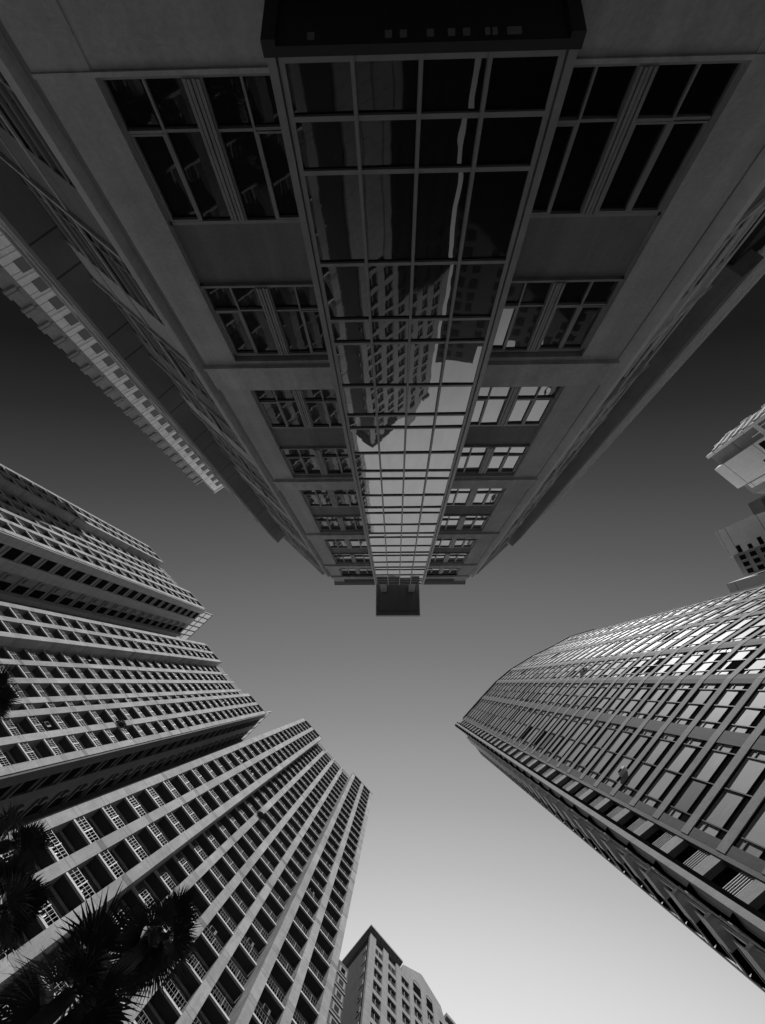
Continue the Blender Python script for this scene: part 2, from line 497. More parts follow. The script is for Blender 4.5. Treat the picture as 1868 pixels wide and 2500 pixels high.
# chamfered flanks: x runs away from the front corner, y > 0 is into the building
def flank(corner, t, inw, left):
    def put(mb):
        def fn(x, y, z):
            q = Vector(corner) + Vector(t) * x + Vector(inw) * y
            return (q.x - O.x, q.y - O.y, z)
        mb.xform(fn)
        if not left:                        # keep outward normals on the mirrored side
            mb.f = [tuple(reversed(f)) for f in mb.f]
        return mb
    XB = 5.15 if left else 4.35             # where the proud wing starts
    put(MB().box(0, .62, .10, .6, .13, ROOF - .1)).build('flank_wall', M['stucco_dark'], main)
    put(MB().box(.62, 1.0 if left else 1.05, -.07 if left else -.16, .6, .13, ROOF)).build('pilaster', M['stucco_band'] if left else M['f_fin'], main)
    bright = M['stucco_band'] if left else M['f_fin']  # right side paler: sky light on its edges put into the colour
    xm = (1.05, 1.5, 1.95, 2.4, 2.8, 3.25, 3.7, 4.15, 4.6)
    for i in range(10):
        z0 = 4.05 + FL * (i - 1) + EYE + WH
        z1 = min(z0 + FL - WH, ROOF - .05)
        put(MB().box(1.0, XB, .0, .6, z0, z1)).build('spandrel', M['stucco_dark'] if i % 2 else M['stucco_band'], main)
        put(MB().box(1.05, XB, -.07, -.001, z1 - .10, z1)).build('sill', bright, main)
        zw1 = min(z1 + WH, ROOF)
        if i == 9: continue
        mb = MB()
        for k, x in enumerate(xm):
            if x > XB - .2: break
            w_ = .10 if k % 4 == 0 else .045
            mb.box(x, x + w_, -.02 if k % 4 == 0 else .0, .3, z1 + .001, zw1 - .001)
        mb.box(1.06, XB, .005, .3, z1 + .62, z1 + .67)
        w = put(mb).build('window', M['frame'] if left else M['f_fin'], main)
        put(MB().quad((1.0, .03, z1), (XB, .03, z1), (XB, .03, zw1), (1.0, .03, zw1))).build('glass', M['glass'], w)
    for x, w_ in ((2.72, .1), (4.0, .06)):
        put(MB().box(x, x + w_, -.04, -.0011, 4 + EYE, ROOF)).build('fin', bright, main)
    put(MB().box(1.05, XB, -.22, .6, ROOF + .001, ROOF + .25)).build('parapet', M['frame_light'], main)
    # proud wing
    zl = .13 if left else 10.2 + EYE
    D = -.76 if left else -.50
    put(MB().box(XB, XB + .9, D, .6, zl, ROOF - .05)).build('wing_pier', M['wing'] if left else M['stucco_dark'], main)
    if not left:
        for k, x in enumerate((.93, 1.3, 1.7, 2.1, 2.6, 3.1, 3.6, 4.2, 4.7)):
            put(MB().box(XB + x, XB + x + (.16 if k % 3 else .08), D + .16 - .02 * k, D + .2195, zl, ROOF - .3 - .8 * (k % 4 == 3))).build('fin', M['f_fin'], main)
    if not left:
        put(MB().box(XB + .12, XB + 7.5, -.12, .6, .13, zl - .001)).build('recess_wall', M['dark_metal'], main)
    WLEN = 3.9 if left else 5.0
    put(MB().box(XB + .9, XB + WLEN, D + .22, .6, zl + .001, ROOF - .1)).build('wing_wall', M['stucco_dark'] if left else M['dark_metal'], main)
    for x in (1.2, 2.2, 3.4, 4.5):
        if x > WLEN - .3 or not left: break
        put(MB().box(XB + x, XB + x + .35, D + (.04 if left else -.1), D + .219, zl, ROOF - (0 if left else (.2 + .9 * (int(x * 2) % 3))))).build('pilaster', M['stucco_band'] if left else M['f_fin'], main)
    for i in range(10):
        z0 = 4.05 + FL * (i - 1) + EYE + WH
        if z0 < zl: continue
        mb = MB()
        for x0, x1 in ((.9, 1.2), (1.55, 2.2), (2.55, 3.4), (3.75, 4.5)):
            if x1 > WLEN: break
            mb.box(XB + x0, XB + x1, D + .10, D + .218, z0, min(z0 + 1.3, ROOF - .3))
        if left: put(mb).build('spandrel', M['f_fin'], main)
M['wing'] = stone('jointed_wing_panel', .24, .15, (3.42, (.55, 1.6), .03), .12)
flank((XL, FY), tl, Vector((.678, -.735)), True)
flank((XR, FY), tr, Vector((-.673, -.74)), False)

# ------------------------------------------------------------------ balcony towers
BW = 2.6; CW = .72; W = 8 * BW + CW
def tower(label, origin, top, depth, right_side, screen, shade_side=False):
    t = Vector((.714, .70))
    zt = top + EYE
    nfl = int(zt / HT)
    z_first = zt - nfl * HT
    root = thing('apartment_tower', label, 'tower', (origin[0], origin[1], z_first - HT * 0), t, 'apartment towers with balcony rows')
    root.location.z = 0
    lc = local_cam(root)
    rec = 1.25
    def yo(i):                              # setback of bay i (recess in the middle four)
        return rec if 2 <= i <= 5 else 0.0
    H = [z_first + k * HT for k in range(nfl + 1)]
    # joints on the cladding follow floor level: shift mesh so that local z modulo HT starts at a slab
    zs = z_first - HT
    def build(mb, name, m, label=None, kind=None):
        mb.xform(lambda x, y, z: (x, y, z - zs))
        o = mb.build(name, m, root, label, kind); o.location.z = zs; return o
    # back walls
    BD = .95
    mb = MB()
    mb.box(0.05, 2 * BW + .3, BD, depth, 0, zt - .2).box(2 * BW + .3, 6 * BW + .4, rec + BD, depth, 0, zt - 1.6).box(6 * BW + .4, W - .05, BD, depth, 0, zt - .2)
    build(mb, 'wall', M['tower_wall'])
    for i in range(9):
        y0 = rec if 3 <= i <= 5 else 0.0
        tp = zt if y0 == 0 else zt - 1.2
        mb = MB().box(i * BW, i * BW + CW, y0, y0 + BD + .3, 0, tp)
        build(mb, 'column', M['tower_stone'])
    # cheek walls of the two proud wings, inside the recess
    build(MB().box(2 * BW + .1, 2 * BW + CW - .05, .3, rec + BD, 0, zt - .05).box(6 * BW + .05, 6 * BW + CW - .1, .3, rec + BD, 0, zt - .05), 'cheek_wall', M['side_wall'])
    for z in H[4:]:
        mb = MB()
        last = z > zt - .1
        for i in range(8):
            y0 = yo(i)
            if last and y0 > 0: continue
            a, b = i * BW + CW, (i + 1) * BW
            mb.box(a, b, y0 + .06, y0 + .20, z - .17, z)
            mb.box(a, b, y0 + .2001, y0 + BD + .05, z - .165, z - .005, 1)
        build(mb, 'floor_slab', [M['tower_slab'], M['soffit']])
    rails, wins, acs = [], [], []
    for k in range(4, nfl):
        z = H[k]
        for i in range(8):
            y0 = yo(i)
            if y0 > 0 and k == nfl - 1: continue
            a, b = i * BW + CW, (i + 1) * BW
            c = ((a + b) / 2, y0, z + .5)
            mb = MB()
            bw_ = b - a
            nb = 10
            for q in range(nb):
                
                x = a + .04 + q * (bw_ - .08) / (nb - 1)
                mb.box(x - .008, x + .008, y0 + .12, y0 + .145, z + .06, z + .92)
            mb.box(a, b, y0 + .12, y0 + .15, z + .92, z + .95)
            for zz in (.48,):
                mb.box(a, b, y0 + .121, y0 + .144, z + zz, z + zz + .02)
            mb.box(a + bw_ * .52, a + bw_ * .52 + .05, y0 + .10, y0 + .16, z, z + 1.0)
            mb.xform(lambda x, y, zq: (x, y, zq - zs))
            rails.append((mb, c))
            yb = y0 + BD
            mb = MB()
            wa, wb = a + bw_ * .22, b - bw_ * .10
            hw = R.choice((2.25, 2.25, 2.35, 2.1))
            mb.box(wa - .09, wa, yb - .06, yb, z, z + hw).box(wb, wb + .09, yb - .06, yb, z, z + hw).box(wa - .09, wb + .09, yb - .06, yb, z + hw, z + hw + .1)
            mx = wa + (wb - wa) * .55
            mb.box(mx - .03, mx + .03, yb - .045, yb, z, z + hw)
            mb.quad((wa, yb - .012, z), (wb, yb - .012, z), (wb, yb - .012, z + hw), (wa, yb - .012, z + hw), 1)
            # transom box / pelmet line on the soffit edge
            mb.box(a, b, yb - .12, yb - .001, z + HT - .40, z + HT - .32)
            mb.xform(lambda x, y, zq: (x, y, zq - zs))
            wins.append((mb, c))
            if R.random() < .03:
                x = R.uniform(a + .15, b - .75); s = R.uniform(.0, .2)
                mb = MB().box(x, x + .6, y0 + .25, y0 + .55, z + .05 + s, z + .6 + s)
                mb.box(x + .05, x + .42, y0 + .235, y0 + .249, z + .1 + s, z + .55 + s, 1)
                mb.xform(lambda x_, y, zq: (x_, y, zq - zs))
                acs.append((mb, c))
    lcs = lc - Vector((0, 0, 0))
    n0 = len(root.children)
    individuals(rails, 'railing', [M['rail']], root, lcs)
    individuals(wins, 'window', [M['wframe'], M['tower_glass']], root, lcs)
    individuals(acs, 'air_conditioner', [M['canopy'], M['black']], root, lcs)
    for o in root.children[n0:]:
        o.location.z = zs
    # roof edge
    build(MB().box(-.05, 2 * BW + CW + .03, -.06, .5, zt - .25, zt + .1).box(6 * BW - .03, W + .05, -.06, .5, zt - .25, zt + .1)
          .box(2 * BW + CW + .031, 6 * BW - .031, rec - .02, rec + .5, zt - 1.45, zt - 1.1), 'parapet', M['side_wall'])
    ls = MB()
    xa, xb = 2 * BW + CW + .05, 6 * BW - .05
    n = 36
    for q in range(n + 1):
        x = xa + (xb - xa) * q / n
        ls.box(x - .035, x + .035, rec + .2, rec + .28, zt - 1.1, zt + 2.6)
    for zz in (-1.0, -.1, .8, 1.7, 2.55):
        ls.box(xa, xb, rec + .19, rec + .29, zt + zz - .05, zt + zz + .05)
    for q in (.26, .5, .76):
        ls.box(xa + (xb - xa) * q - .1, xa + (xb - xa) * q + .1, rec + .1, rec + .4, zt - 1.1, zt + 2.7)
    build(ls, 'roof_screen', M['screen'])
    SW, SP = (M['side_shade'], M['side_shade']) if shade_side else (M['side_wall'], M['side_pale'])
    # right-hand side wall, seen edge-on between the towers
    if right_side:
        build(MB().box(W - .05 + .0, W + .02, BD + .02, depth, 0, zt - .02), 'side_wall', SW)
        strips = [(1.35, 3.0, 'win', .5), (4.6, 7.2, 'deep', .5), (8.3, 10.6, 'deep', .9), (11.2, 13.2, 'win', 1.0), (14.2, 17, 'deep', .4)]
        build(MB().box(W + .021, W + .20, .1, 1.30, 0, zt), 'side_pilaster', SP)
        build(MB().box(W + .021, W + .16, 3.05, 4.55, 0, zt - .3), 'side_panel', SP)
        build(MB().box(W + .021, W + .62, 7.25, 7.95, 0, zt - .2), 'side_pilaster', SP)
        build(MB().box(W + .021, W + .50, 10.7, 11.1, 0, zt - .2), 'side_pilaster', SP)
        for (a, b, kind, w) in strips:
            for k in range(8, nfl):
                z = H[k]
                mb = MB()
                if kind == 'win':
                    mb.box(W + .021, W + .05, a + .05, b - .05, z + .35, z + 2.3, 1)
                else:
                    mb.box(W + .021, W + .05, b - 1.3, b - .1, z + .15, z + 2.5, 1)
                    mb.box(W + .021, W + .30, a + .25, a + .85, z + .5, z + 1.1, 0)
                mb.box(W + .0211, W + .18, a, b, z - .2, z + .12, 0)
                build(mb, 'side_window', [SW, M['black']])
    if screen:
        sc = MB(); pn = MB()
        ya, yb = (1.0, 10.5) if screen == 1 else (.6, 12)
        hh = 8.0
        nx, nz = 7, (2 if screen == 1 else 1)
        for q in range(nx + 1):
            yy = ya + (yb - ya) * q / nx
            sc.box(W - .62, W - .50, yy - .10, yy + .10, zt - .1, zt + hh)
        for r in range(nz + 1):
            sc.box(W - .615, W - .505, ya, yb, zt + r * hh / nz - .08, zt + r * hh / nz + .08)
        for q in range(nx):
            for r in range(nz):
                a0 = ya + (yb - ya) * q / nx + .10; a1 = ya + (yb - ya) * (q + 1) / nx - .10
                pn.quad((W - .56, a0, zt + .08 + r * hh / nz), (W - .56, a1, zt + .08 + r * hh / nz), (W - .56, a1, zt + (r + 1) * hh / nz - .08), (W - .56, a0, zt + (r + 1) * hh / nz - .08))
        s_ = build(sc, 'roof_screen_frame', M['dark_metal'])
        o = build(pn, 'white_panel', M['white_panel']); o.parent = s_; o.location.z = 0
    return root

TA = tower('pale balcony tower lowest in the photo, partly hidden behind the palm crowns', (-20.35, 7.43), 122.0, 17, False, 0)
TB = tower('pale balcony tower standing between the two other balcony towers', (-44.06, -8.65), 121.5, 17, True, 2, True)
TC = tower('pale balcony tower with a white gridded roof box, farthest of the three', (-58.45, -30.92), 116.8, 17, True, 1)

# ------------------------------------------------------------------ curved tower on the right
HF = 3.3
KF = 128.0 / 118.0
fp = [Vector(p) * KF for p in [(12.8, 8.3), (14.5, 7.2), (18.7, 3.0), (22.0, -.2), (25.3, -2.7), (30.3, -5.5), (35.3, -7.8), (38.8, -9.6), (44.5, -11.2)]]
side = [Vector(p) for p in [(46, 30), (19.75, 15.2), (16.8, 11.2)]] + [fp[0]]
FT = 128.0 + EYE
FO = fp[0]
ft = thing('office_tower', 'curved stone office tower with gridded windows and blinds, on the right', 'tower', (FO.x, FO.y, 0))
flc = local_cam(ft)
nF = int(FT / HF)
zF0 = FT - nF * HF
back = [(62, -4), (60, 24)]
core = [(v.x, v.y) for v in fp] + back + [(v.x, v.y) for v in side[:-1]]
cen = Vector((sum(c[0] for c in core) / len(core), sum(c[1] for c in core) / len(core)))
core_in = []
for c in core:
    d = (cen - Vector(c)).normalized() * 1.9
    core_in.append((c[0] + d.x - FO.x, c[1] + d.y - FO.y))
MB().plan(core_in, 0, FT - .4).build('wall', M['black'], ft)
def facet(p0, p1):
    d = p1 - p0; Ln = d.length; t = d / Ln; n = Vector((-t.y, t.x))
    def fn(x, y, z):
        q = p0 + t * x + n * y
        return (q.x - FO.x, q.y - FO.y, z)
    return Ln, fn
M['fframe'] = metal('dark_window_metal', .07, .6, .1)
fw, bl = [], [M['fframe'], M['f_glass'], M['f_blind_a'], M['f_blind_b'], M['f_blind_c'], M['black']]
spand = {k: MB() for k in range(2, nF + 1)}
for fi in range(8):
    Ln, fn = facet(fp[fi], fp[fi + 1])
    if fi == 0:
        MB().box(0, .35, -.15, .6, 0, FT).xform(fn).build('corner_pilaster', M['f_stone'], ft)
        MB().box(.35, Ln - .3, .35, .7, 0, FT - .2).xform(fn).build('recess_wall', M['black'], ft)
        for k in range(4, nF):
            z = zF0 + k * HF
            mb = MB()
            for q in range(6):
                mb.box(.35, Ln - .3, .06, .10, z + .70 + q * .17, z + .728 + q * .17)
            mb.xform(fn).build('railing', M['wframe'], ft)
            MB().box(.35, Ln - .3, .0, .5, z - .28, z + .55).xform(fn).build('floor_slab', M['f_stone'], ft)
    # rubbed dark pier at the start of each facet
    a0, a1 = (Ln - .55, Ln + .35) if fi == 0 else (-.45 if fi > 1 else .3, .45 if fi > 1 else .6)
    if fi == 0:
        MB().box(Ln - .3, Ln + .0, -.05, .6, 0, FT - .1).xform(fn).build('pier', M['f_pier'], ft)
        continue
    a1 = .55
    MB().box(-.0, a1, -.06, .6, 0, FT - .1).xform(fn).build('pier', M['f_pier'], ft)
    MB().box(Ln - .42, Ln, -.0601, .6, 0, FT - .1).xform(fn).build('pier', M['f_pier'], ft)
    x0, x1 = a1, Ln - .42
    for k in range(2, nF):
        z = zF0 + k * HF
        m = MB().box(0, Ln, -.085, -.0602, z - .26, z + .46).box(x0, x1, -.0602, .5, z - .26, z + .46)
        m.xform(fn); spand[k].join(m)
        zb, ztp = z + .46, z + HF - .26
        mb = MB()
        vent = .55
        xs = [x0, x0 + vent, (x0 + x1) / 2, x1 - vent, x1]
        for x in xs[1:-1]:
            mb.box(x - .035, x + .035, -.03, .2, zb, ztp)
        mb.box(x0, x1, -.03, .2, ztp - .09, ztp, 5)
        tone = R.random()
        for q in range(4):
            a, b = xs[q] + (.045 if q else 0), xs[q + 1] - (.045 if q < 3 else 0)
            small = q in (0, 3)
            gap = R.uniform(.24, .36) if R.random() < .85 else R.uniform(.1, .7)
            zg = zb + (ztp - zb) * gap
            r = R.random()
            mi = 2 if r < .70 else (3 if r < .88 else (4 if r < .98 else 1))
            dx = R.uniform(-.012, .012); dz = R.uniform(-.012, .012)
            mb.quad((a, .03, zb), (b, .03, zb), (b, .03, zg), (a, .03, zg), 5 if not small else 1)
            mb.quad((a, .03 + dx + dz, zg), (b, .03 - dx + dz, zg), (b, .03 - dx - dz, ztp - .1), (a, .03 + dx - dz, ztp - .1), mi)
            mb.box(a, b, -.01, .05, zg - .025, zg + .025, 5)
            if small: mb.box(a, b, -.01, .05, zb + (ztp - zb) * .72, zb + (ztp - zb) * .72 + .06)
        mb.xform(fn)
        fw.append((mb, fn((x0 + x1) / 2, 0, z + 1.6)))
    Ltop = MB().box(0, Ln, -.25, .6, FT - .35, FT + .15).xform(fn)
    Ltop.build('parapet', M['f_stone'], ft)
for k, mb in spand.items():
    if mb.v: mb.build('spandrel', M['f_stone'], ft)
individuals(fw, 'window', bl, ft, flc)
# a few window air conditioners hung outside the right-hand tower
for (fi, xr, k) in ((3, .3, 22), (3, .42, 22), (1, .25, 13)):
    Ln, fn = facet(fp[fi], fp[fi + 1])
    z = zF0 + k * HF + .62; x = Ln * xr
    MB().box(x, x + .7, -.34, .02, z, z + .36).box(x + .06, x + .45, -.352, -.341, z + .05, z + .31, 1).xform(fn).build('air_conditioner', [M['f_fin'], M['black']], ft)
# other side of the corner: slab edges and columns seen almost edge-on
sp = [side[3], side[2], side[1], side[0]]
for si in range(3):
    p0, p1 = sp[si + 1], sp[si]
    Ln, fn = facet(p0, p1)
    for k in range(2, nF + 1):
        z = zF0 + k * HF
        MB().box(0, Ln, -.44, -.38, z - .28, z).box(0, Ln, -.379, .5, z - .10, z - .02, 1).box(0, Ln, -.43, -.40, z + .5, z + .55).xform(fn).build('balcony_slab', [M['f_fin'], M['black']], ft)  # slab body black: shade of the underside put into its colour
    if si == 1:                             # deeper end balconies give the toothed edge
        for k in range(2, nF):
            z = zF0 + k * HF
            MB().box(Ln - 1.5, Ln + .25, -.95, -.441, z - .28, z).box(Ln - 1.5, Ln + .25, -.95, -.89, z + .001, z + .8, 1).xform(fn).build('balcony', [M['f_fin'], M['f_fin']], ft)
    nb = max(1, int(Ln / 3.4))
    for q in range(nb + 1):
        x = min(Ln - .5, q * Ln / nb)
        MB().box(x, x + .22, -.5, -.445, 0, FT - .2).xform(fn).build('column', M['f_fin'], ft)
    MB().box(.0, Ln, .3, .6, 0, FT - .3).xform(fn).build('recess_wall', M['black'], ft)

# ------------------------------------------------------------------ gabled building, bottom centre
gt = Vector((.724, .69))
GO = (-4.4, 40.1)
gb = thing('stone_building', 'stone building with corniced corner, arched windows and a gable, at the bottom edge', 'building', (GO[0], GO[1], 0), gt)
GZ = 106 + EYE
MB().box(.3, 18.6, .5, 14, 0, GZ - 1.2).build('wall', M['g_stone'], gb)
MB().prism([(7.0, GZ - 3), (7.6, GZ + 1.1), (11.9, GZ + 5.0), (12.3, GZ + 5.0), (16.2, GZ + 2.0), (17.3, GZ - 3)], .18, 6).build('gable', M['g_stone'], gb)
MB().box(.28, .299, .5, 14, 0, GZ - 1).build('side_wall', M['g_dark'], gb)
for z0, y, h in ((0, .0, .35), (.36, .22, .35), (.72, .42, .45)):
    MB().box(-y, 6.9 + y * .3, -y, 13, GZ - .9 + z0, GZ - .9 + z0 + h).build('cornice', M['g_stone'], gb)
MB().box(16.9, 18.9, -.3, 12, GZ - .5, GZ + .4).build('cornice', M['g_stone'], gb)
cols = [(1.35, 3.05), (4.2, 5.95), (7.1, 8.8), (9.7, 11.4), (12.6, 14.0), (15.3, 17.0)]
prev = 0.05
for (a, b) in cols:
    MB().box(prev, a, .12, .5, 0, GZ - 1.21 if a < 7.2 or a > 15 else GZ - 1.2).build('pier', M['g_stone'], gb)
    prev = b
MB().box(prev, 18.6, .12, .5, 0, GZ - 1.21).build('pier', M['g_stone'], gb)
for ci, (a, b) in enumerate(cols):
    arched = ci in (3, 4)
    for k in range(14):
        zt = GZ - 3.2 - k * 3.3 + (2.4 if arched else (.6 if ci in (2, 5) else 0))
        mb = MB()
        mb.box(a, b, .2, .5, zt - 3.3, zt - 2.3)
        if arched and k == 0:
            n = 10; r = (b - a) / 2; cxm = (a + b) / 2
            outer = [(a, zt), (a, zt + 1.3), (b, zt + 1.3), (b, zt)]
            arc = [(cxm + r * math.cos(math.pi * q / n), zt + r * math.sin(math.pi * q / n)) for q in range(n + 1)]
            for (xa, za), (xb, zb_) in zip(arc, arc[1:]):      # raised arch ring
                k1 = 1.16
                mb.prism([(xa, za), (xb, zb_), (cxm + (xb - cxm) * k1, zt + (zb_ - zt) * k1), (cxm + (xa - cxm) * k1, zt + (za - zt) * k1)], .06, .17)
            mb.poly([(x, .11, z) for x, z in arc[::-1]], 2)
            mb.quad((a, .11, zt - 2.3), (b, .11, zt - 2.3), (b, .11, zt), (a, .11, zt), 1)
            mb.box(a - .16, a, .06, .17, zt - 2.3, zt).box(b, b + .16, .06, .17, zt - 2.3, zt)
            mb.build('arched_window', [M['g_stone'], M['black'], M['f_blind_a']], gb)
            continue
        mb.box(a, b, .40, .46, zt - .06, zt)
        mb.box((a + b) / 2 - .04, (a + b) / 2 + .04, .40, .46, zt - 2.3, zt - .06)
        mb.quad((a, .44, zt - 2.3), (b, .44, zt - 2.3), (b, .44, zt), (a, .44, zt), 1)
        mb.build('window', [M['g_stone'], M['tower_glass'], M['f_blind_a']], gb)
for k in range(12):                         # little windows up the dark side wall
    z = GZ - 5 - k * 3.3
    MB().box(.2, .279, 1.2, 1.9, z, z + .12).box(.26, .2795, 1.25, 1.85, z + .12, z + 1.3, 1).box(.2, .279, 1.1, 1.25, z + .12, z + 1.3).build('side_window', [M['g_stone'], M['f_glass']], gb)
# low dark block between the balcony tower and the gabled building
lk = thing('link_block', 'narrow dark block with small windows between the balcony tower and gabled building', 'building', (GO[0] - 3.6, GO[1] + 4.8, 0), gt)
MB().box(-4.6, .0, -.6, 6, 0, GZ - 4).build('wall', M['g_dark'], lk)
for k in range(16):
    z = GZ - 7 - k * 3.3
    MB().box(-2.2, -.7, -.68, -.601, z + .05, z + 1.9).box(-1.9, -1.0, -.69, -.6801, z + .3, z + 1.6, 1).build('window', [M['g_stone'], M['f_glass']], lk)
    MB().box(-4.62, .02, -.72, -.601, z - .9, z - .6).build('string_course', M['g_stone'], lk)

# dark stepped block behind the viewer: only the glass of the office building shows it
jb = thing('stepped_block', 'dark stepped block mirrored in the right-hand glass of the overhead office building', 'building', (10.35, 58, 0), Vector((.987, -.16)))
for x0, x1, h in ((0, 7, 92), (7.001, 10, 86), (10.001, 14, 78), (14.001, 17, 84), (17.001, 20, 92), (20.001, 24, 85), (24.001, 31, 93), (31.001, 44, 82)):
    h *= 1.1
    mb = MB().box(x0, x1, 0, 14, 0, h)
    mb.build('wall', M['j_wall'], jb)
    for k in range(6, int(h / 3.3)):
        q = MB()
        for w in range(int((x1 - x0) / 2.4)):
            q.box(x0 + .5 + w * 2.4, x0 + 2.0 + w * 2.4, -.05, -.001, h - k * 3.3 + 16, h - k * 3.3 + 18)
        q.build('window_row', M['black'], jb)

# ------------------------------------------------------------------ slim white-fronted tower beyond the left wing
et = Vector((.80, -.60))
eo = Vector((-46.95, -44.98))
en = thing('slim_tower', 'slim tower with a white strip of square windows beyond the dark left wing', 'tower', (eo.x, eo.y, 0), et)
# local y>0 is outward here (front faces the camera): build with outward = +y
ET = 120 + EYE
MB().box(0.0, 1.5, -6, 0, 0, 112 + EYE).build('side_wall', M['e_grey'], en)
MB().box(1.5, 4.9, -6, -.02, 0, ET - 1).build('wall', M['e_grey'], en)
MB().box(1.9, 4.75, -5.5, .25, 0, ET).build('front_wall', M['e_white'], en)
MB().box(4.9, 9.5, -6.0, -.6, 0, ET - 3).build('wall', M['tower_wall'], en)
for k in range(14, 37):
    z = ET - (37 - k) * 3.2 - .2
    MB().box(3.15, 4.45, .251, .30, z + .2, z + 2.0).build('window', M['tower_glass'], en)
    MB().box(1.9, 4.78, .251, .36, z - .75, z - .55).build('sill', M['e_white'], en)
    if z < 112:
        MB().box(-.25, 1.35, .001, .32, z - .25, z).box(-.2, 1.3, .2, .3, z, z + 1.1).box(-.2, -.1, .001, .2, z, z + 1.1).build('balcony', M['e_grey'], en)
for x in (5.0, 5.6, 6.3):
    MB().box(x, x + .18, -.599, -.2, 0, ET - 2).build('fin', M['e_white'], en)
MB().box(1.6, 4.95, -5.8, .5, ET, ET + .5).build('parapet', M['e_white'], en)
MB().box(-.2, 1.55, -5.8, .3, 112 + EYE, 112.6 + EYE).build('parapet', M['e_grey'], en)

# ------------------------------------------------------------------ two far buildings at the right edge
d1t = (Vector((73.7, -36.6)) - Vector((66, -45))).normalized()        # x runs from the curved front to the blank side
d1 = thing('curved_tower', 'far tower with a ribbed curved front and blank pale side wall, at the right edge', 'tower', (66, -45, 0), d1t)
DT = 100 + EYE
# local y>0 (CCW of t) is outward
arc = [(0, 0), (-.3, -4.3), (.2, -8), (1.6, -13), (4.2, -19), (8, -25)]
MB().plan([(0.02, -.02), (11.4, -.02), (24, -12), (22, -26)] + [(x + .4, y) for x, y in arc[:0:-1]], 0, DT - .5).build('wall', M['d_grey'], d1)
for k in range(12, 32):
    z = k * 3.2 + (DT - 32 * 3.2)
    mb = MB()
    for (a, b) in zip(arc, arc[1:]):
        mb.quad((a[0] - .5, a[1], z), (b[0] - .5, b[1], z), (b[0] - .5, b[1], z + 1.15), (a[0] - .5, a[1], z + 1.15))
        mb.quad((b[0] - .5, b[1], z), (a[0] - .5, a[1], z), (a[0] + .6, a[1], z), (b[0] + .6, b[1], z))
        mb.quad((a[0] - .5, a[1], z + 1.15), (b[0] - .5, b[1], z + 1.15), (b[0] + .6, b[1], z + 1.15), (a[0] + .6, a[1], z + 1.15))
    mb.build('balcony_band', M['d_white'], d1)
    for q in range(12):
        y = -1.2 - q * 1.9
        xx = .1 + (0 if y > -8 else (-y - 8) ** 1.35 * .18)
        if k % 2 == q % 2: MB().box(xx - .75, xx + .2, y - .12, y + .12, z + 1.16, z + 3.19).build('fin', M['d_white'], d1)
MB().box(-.3, .35, -.5, .25, 0, DT).build('corner_pilaster', M['d_white'], d1)
MB().box(.351, 2.79, -.4, .05, DT - 7.5, DT - .8).build('side_wall', M['d_grey'], d1)
MB().box(.36, 2.79, -.4, -.25, 0, DT - 7.501).build('side_wall', M['black'], d1)
MB().box(2.8, 8.6, -.4, .9, 20, DT + .6).build('blank_wall', M['d_white'], d1)
MB().box(8.601, 11.3, -.4, .15, 0, DT - .2).build('side_wall', M['d_grey'], d1)
MB().box(9.0, 10.0, .151, .35, 20, DT - 1.5).build('pilaster', M['d_white'], d1)
for k in range(8, 30):
    z = k * 3.2
    MB().box(10.2, 11.1, .151, .2, z, z + 2).build('window', M['black'], d1)
    if k < 28: MB().box(.36, 2.79, -.249, .2, z, z + 1.1).box(.9 + (k % 2) * .8, 1.1 + (k % 2) * .8, -.249, .2, z + 1.101, z + 3.19).build('balcony_band', M['d_white'], d1)
for z in (DT - 14, DT - 22, DT - 30):
    MB().box(3.3, 5.8, .901, .96, z, z + 1.6).build('window', M['black'], d1)
    MB().box(6.3, 7.9, .901, .96, z + 2.5, z + 4.0).build('window', M['black'], d1)

d2t = (Vector((67.6, -19.6)) - Vector((64.6, -28.7))).normalized()
d2 = thing('white_block', 'far block with a blank white wall beside gridded dark windows, right edge', 'building', (64.6, -28.7, 0), d2t)
MB().box(.02, 9.6, -14, -.02, 0, DT - .6).build('wall', M['d_grey'], d2)
MB().box(0, 5.4, -8, 0, 0, DT).build('blank_wall', M['d_white'], d2)
MB().box(5.401, 9.7, -8, .12, 0, DT - 1.0).build('front_wall', M['e_grey'], d2)
MB().box(9.9, 13.8, -6, 3.7, 0, DT).build('side_block', M['d_white'], d2)
MB().box(-1.8, .4, -6, 2.3, 0, DT - 14).build('side_wing', M['d_grey'], d2)
for k in range(10, 29):
    z = DT - 4.2 - (28 - k) * 3.0
    for a in (5.7, 7.05, 8.4):
        MB().box(a, a + 1.1, .121, .2, z, z + 2.0).box(a + .1, a + 1.0, .201, .21, z + .15, z + 1.9, 1).build('window', [M['frame'], M['black']], d2)
    if k < 29:
        MB().box(3.9 + .5 * (k % 2), 5.3, .001, .06, z + .4, z + 1.5).build('slot', M['black'], d2)
        if z < DT - 17: MB().box(-1.4, .1, 2.301, 2.36, z, z + 2).build('window', M['f_glass'], d2)
MB().box(-.1, 5.5, -8, .12, DT, DT + .4).build('parapet', M['d_white'], d2)

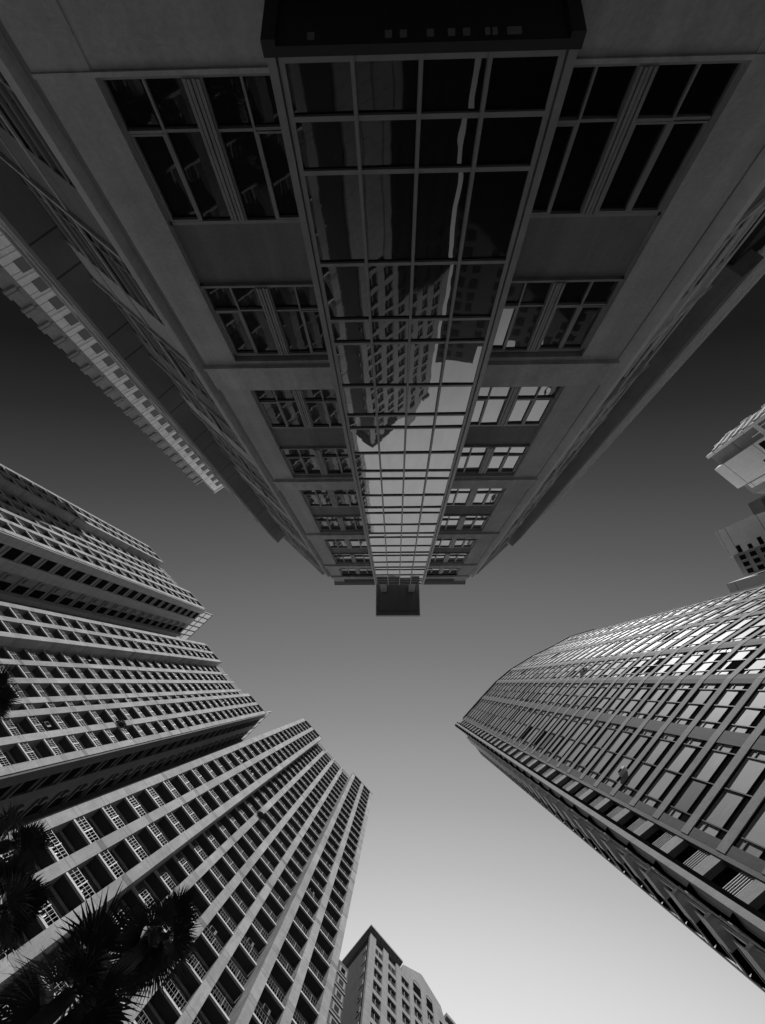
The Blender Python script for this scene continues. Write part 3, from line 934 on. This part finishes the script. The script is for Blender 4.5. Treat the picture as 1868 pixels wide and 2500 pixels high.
# ------------------------------------------------------------------ fan palms
def palm(label, x, y, h, r, seed, lean=(0, 0)):
    rr = random.Random(seed)
    root = thing('palm_tree', label, 'palm', (x, y, .13), None, 'fan palms at the foot of the balcony tower')
    mb = MB()
    n = 12; seg = 14
    for s in range(seg + 1):
        z = (h - .1) * s / seg
        rad = .19 - .05 * s / seg + (.015 if s % 2 else 0) + (.06 if s == 0 else 0)
        for q in range(n):
            a = 2 * math.pi * q / n
            mb.v.append((rad * math.cos(a), rad * math.sin(a), z))
    for s in range(seg):
        for q in range(n):
            a, b = s * n + q, s * n + (q + 1) % n
            mb.f.append((a, b, b + n, a + n)); mb.mi.append(0)
    mb.build('trunk', M['trunk'], root)
    for kind, cnt in (('frond', 24), ('dead', 7)):
        for c in range(cnt):
            az = rr.uniform(0, 2 * math.pi)
            el = math.radians(rr.uniform(-25, 80)) if kind == 'frond' else math.radians(rr.uniform(-80, -35))
            d = Vector((math.cos(az) * math.cos(el), math.sin(az) * math.cos(el), math.sin(el)))
            sd_ = Vector((-math.sin(az), math.cos(az), 0)); up = sd_.cross(d) * -1
            if up.z < 0: up = -up
            pl = r * rr.uniform(.3, .5); bl_ = r * rr.uniform(.55, .85)
            mb = MB()
            o = Vector((0, 0, h)); e = o + d * pl
            w = .018
            mb.quad(o - sd_ * w, o + sd_ * w, e + sd_ * w * .6, e - sd_ * w * .6)
            nl = 26
            for q in range(nl):
                f = -1 + 2 * q / (nl - 1)
                ang = f * math.radians(78)
                dl = (d * math.cos(ang) + sd_ * math.sin(ang) + up * (.18 - .25 * abs(f))).normalized()
                ll = bl_ * (1 - .28 * abs(f)) * rr.uniform(.86, 1.05)
                pw = (sd_ * math.cos(ang) - d * math.sin(ang))
                w0 = .012 * r + .006
                droop = Vector((0, 0, -ll * rr.uniform(.0, .35)))
                m1 = e + dl * ll * .55 + droop * .15
                tip = e + dl * ll + droop
                n0 = len(mb.v)
                mb.v += [e - pw * .005, e + pw * .005, m1 + pw * w0, m1 - pw * w0, tip]
                mb.f += [(n0, n0 + 1, n0 + 2, n0 + 3), (n0 + 3, n0 + 2, n0 + 4)]; mb.mi += [0, 0]
            mb.build('frond', (M['frond'] if rr.random() < .72 else M['frond_pale']) if kind == 'frond' else M['dead_frond'], root)
    return root
palm('fan palm with a rounded dark crown, rightmost of the palms', -5.56, 5.51, 14 + EYE, 1.15, 1)
palm('largest dark fan palm crown, in the bottom left corner below the others', -5.75, 5.2, 11 + EYE, 1.35, 2)
palm('fan palm crown cut by the left edge, lowest along that edge', -8.1, 4.35, 12 + EYE, 1.1, 3)
palm('fan palm crown at the left edge, just above the lowest one there', -9.4, 3.72, 14 + EYE, .95, 4)
palm('small fan palm crown peeping in at the left edge, topmost of the palms', -9.35, .3, 12 + EYE, .7, 5)

# ------------------------------------------------------------------ two shrubs sprouting high on the balcony towers
def shrub(label, origin, x, y, z, r, seed):
    rr = random.Random(seed)
    t = Vector((.714, .70)); inn = Vector((-.70, .714))
    q = Vector(origin) + t * x + inn * y
    root = thing('shrub', label, 'shrub', (q.x, q.y, z), t)
    mb = MB()
    for k in range(9):
        a = rr.uniform(0, 6.28); e = rr.uniform(-.2, 1.4)
        d = Vector((math.cos(a) * math.cos(e), -abs(math.sin(a)) * math.cos(e), math.sin(e))) * r * rr.uniform(.6, 1)
        mb.quad((-.02, 0, 0), (.02, 0, 0), (d.x + .008, d.y, d.z), (d.x - .008, d.y, d.z))
        mb.quad((0, -.02, 0), (0, .02, 0), (d.x, d.y + .008, d.z), (d.x, d.y - .008, d.z))
    mb.build('stem', M['trunk'], root)
    mb = MB()
    for k in range(170):
        c = Vector((rr.gauss(0, .42), -abs(rr.gauss(0, .3)), rr.gauss(.45, .38))) * r
        u = Vector((rr.uniform(-1, 1), rr.uniform(-1, 1), rr.uniform(-1, 1))).normalized()
        w = u.cross(Vector((.3, .2, 1))).normalized()
        l = .22 * r
        mb.quad(c - u * l, c + w * l * .35, c + u * l, c - w * l * .35)
    mb.build('foliage', M['frond'], root)
shrub('dark shrub sprouting from a column of the lowest balcony tower, halfway up', (-20.35, 7.43), 8.35, 1.2, 66.2, .6, 21)
shrub('dark shrub growing on a balcony edge of the middle balcony tower', (-44.06, -8.65), 18.75, -.02, 62.3, .7, 22)
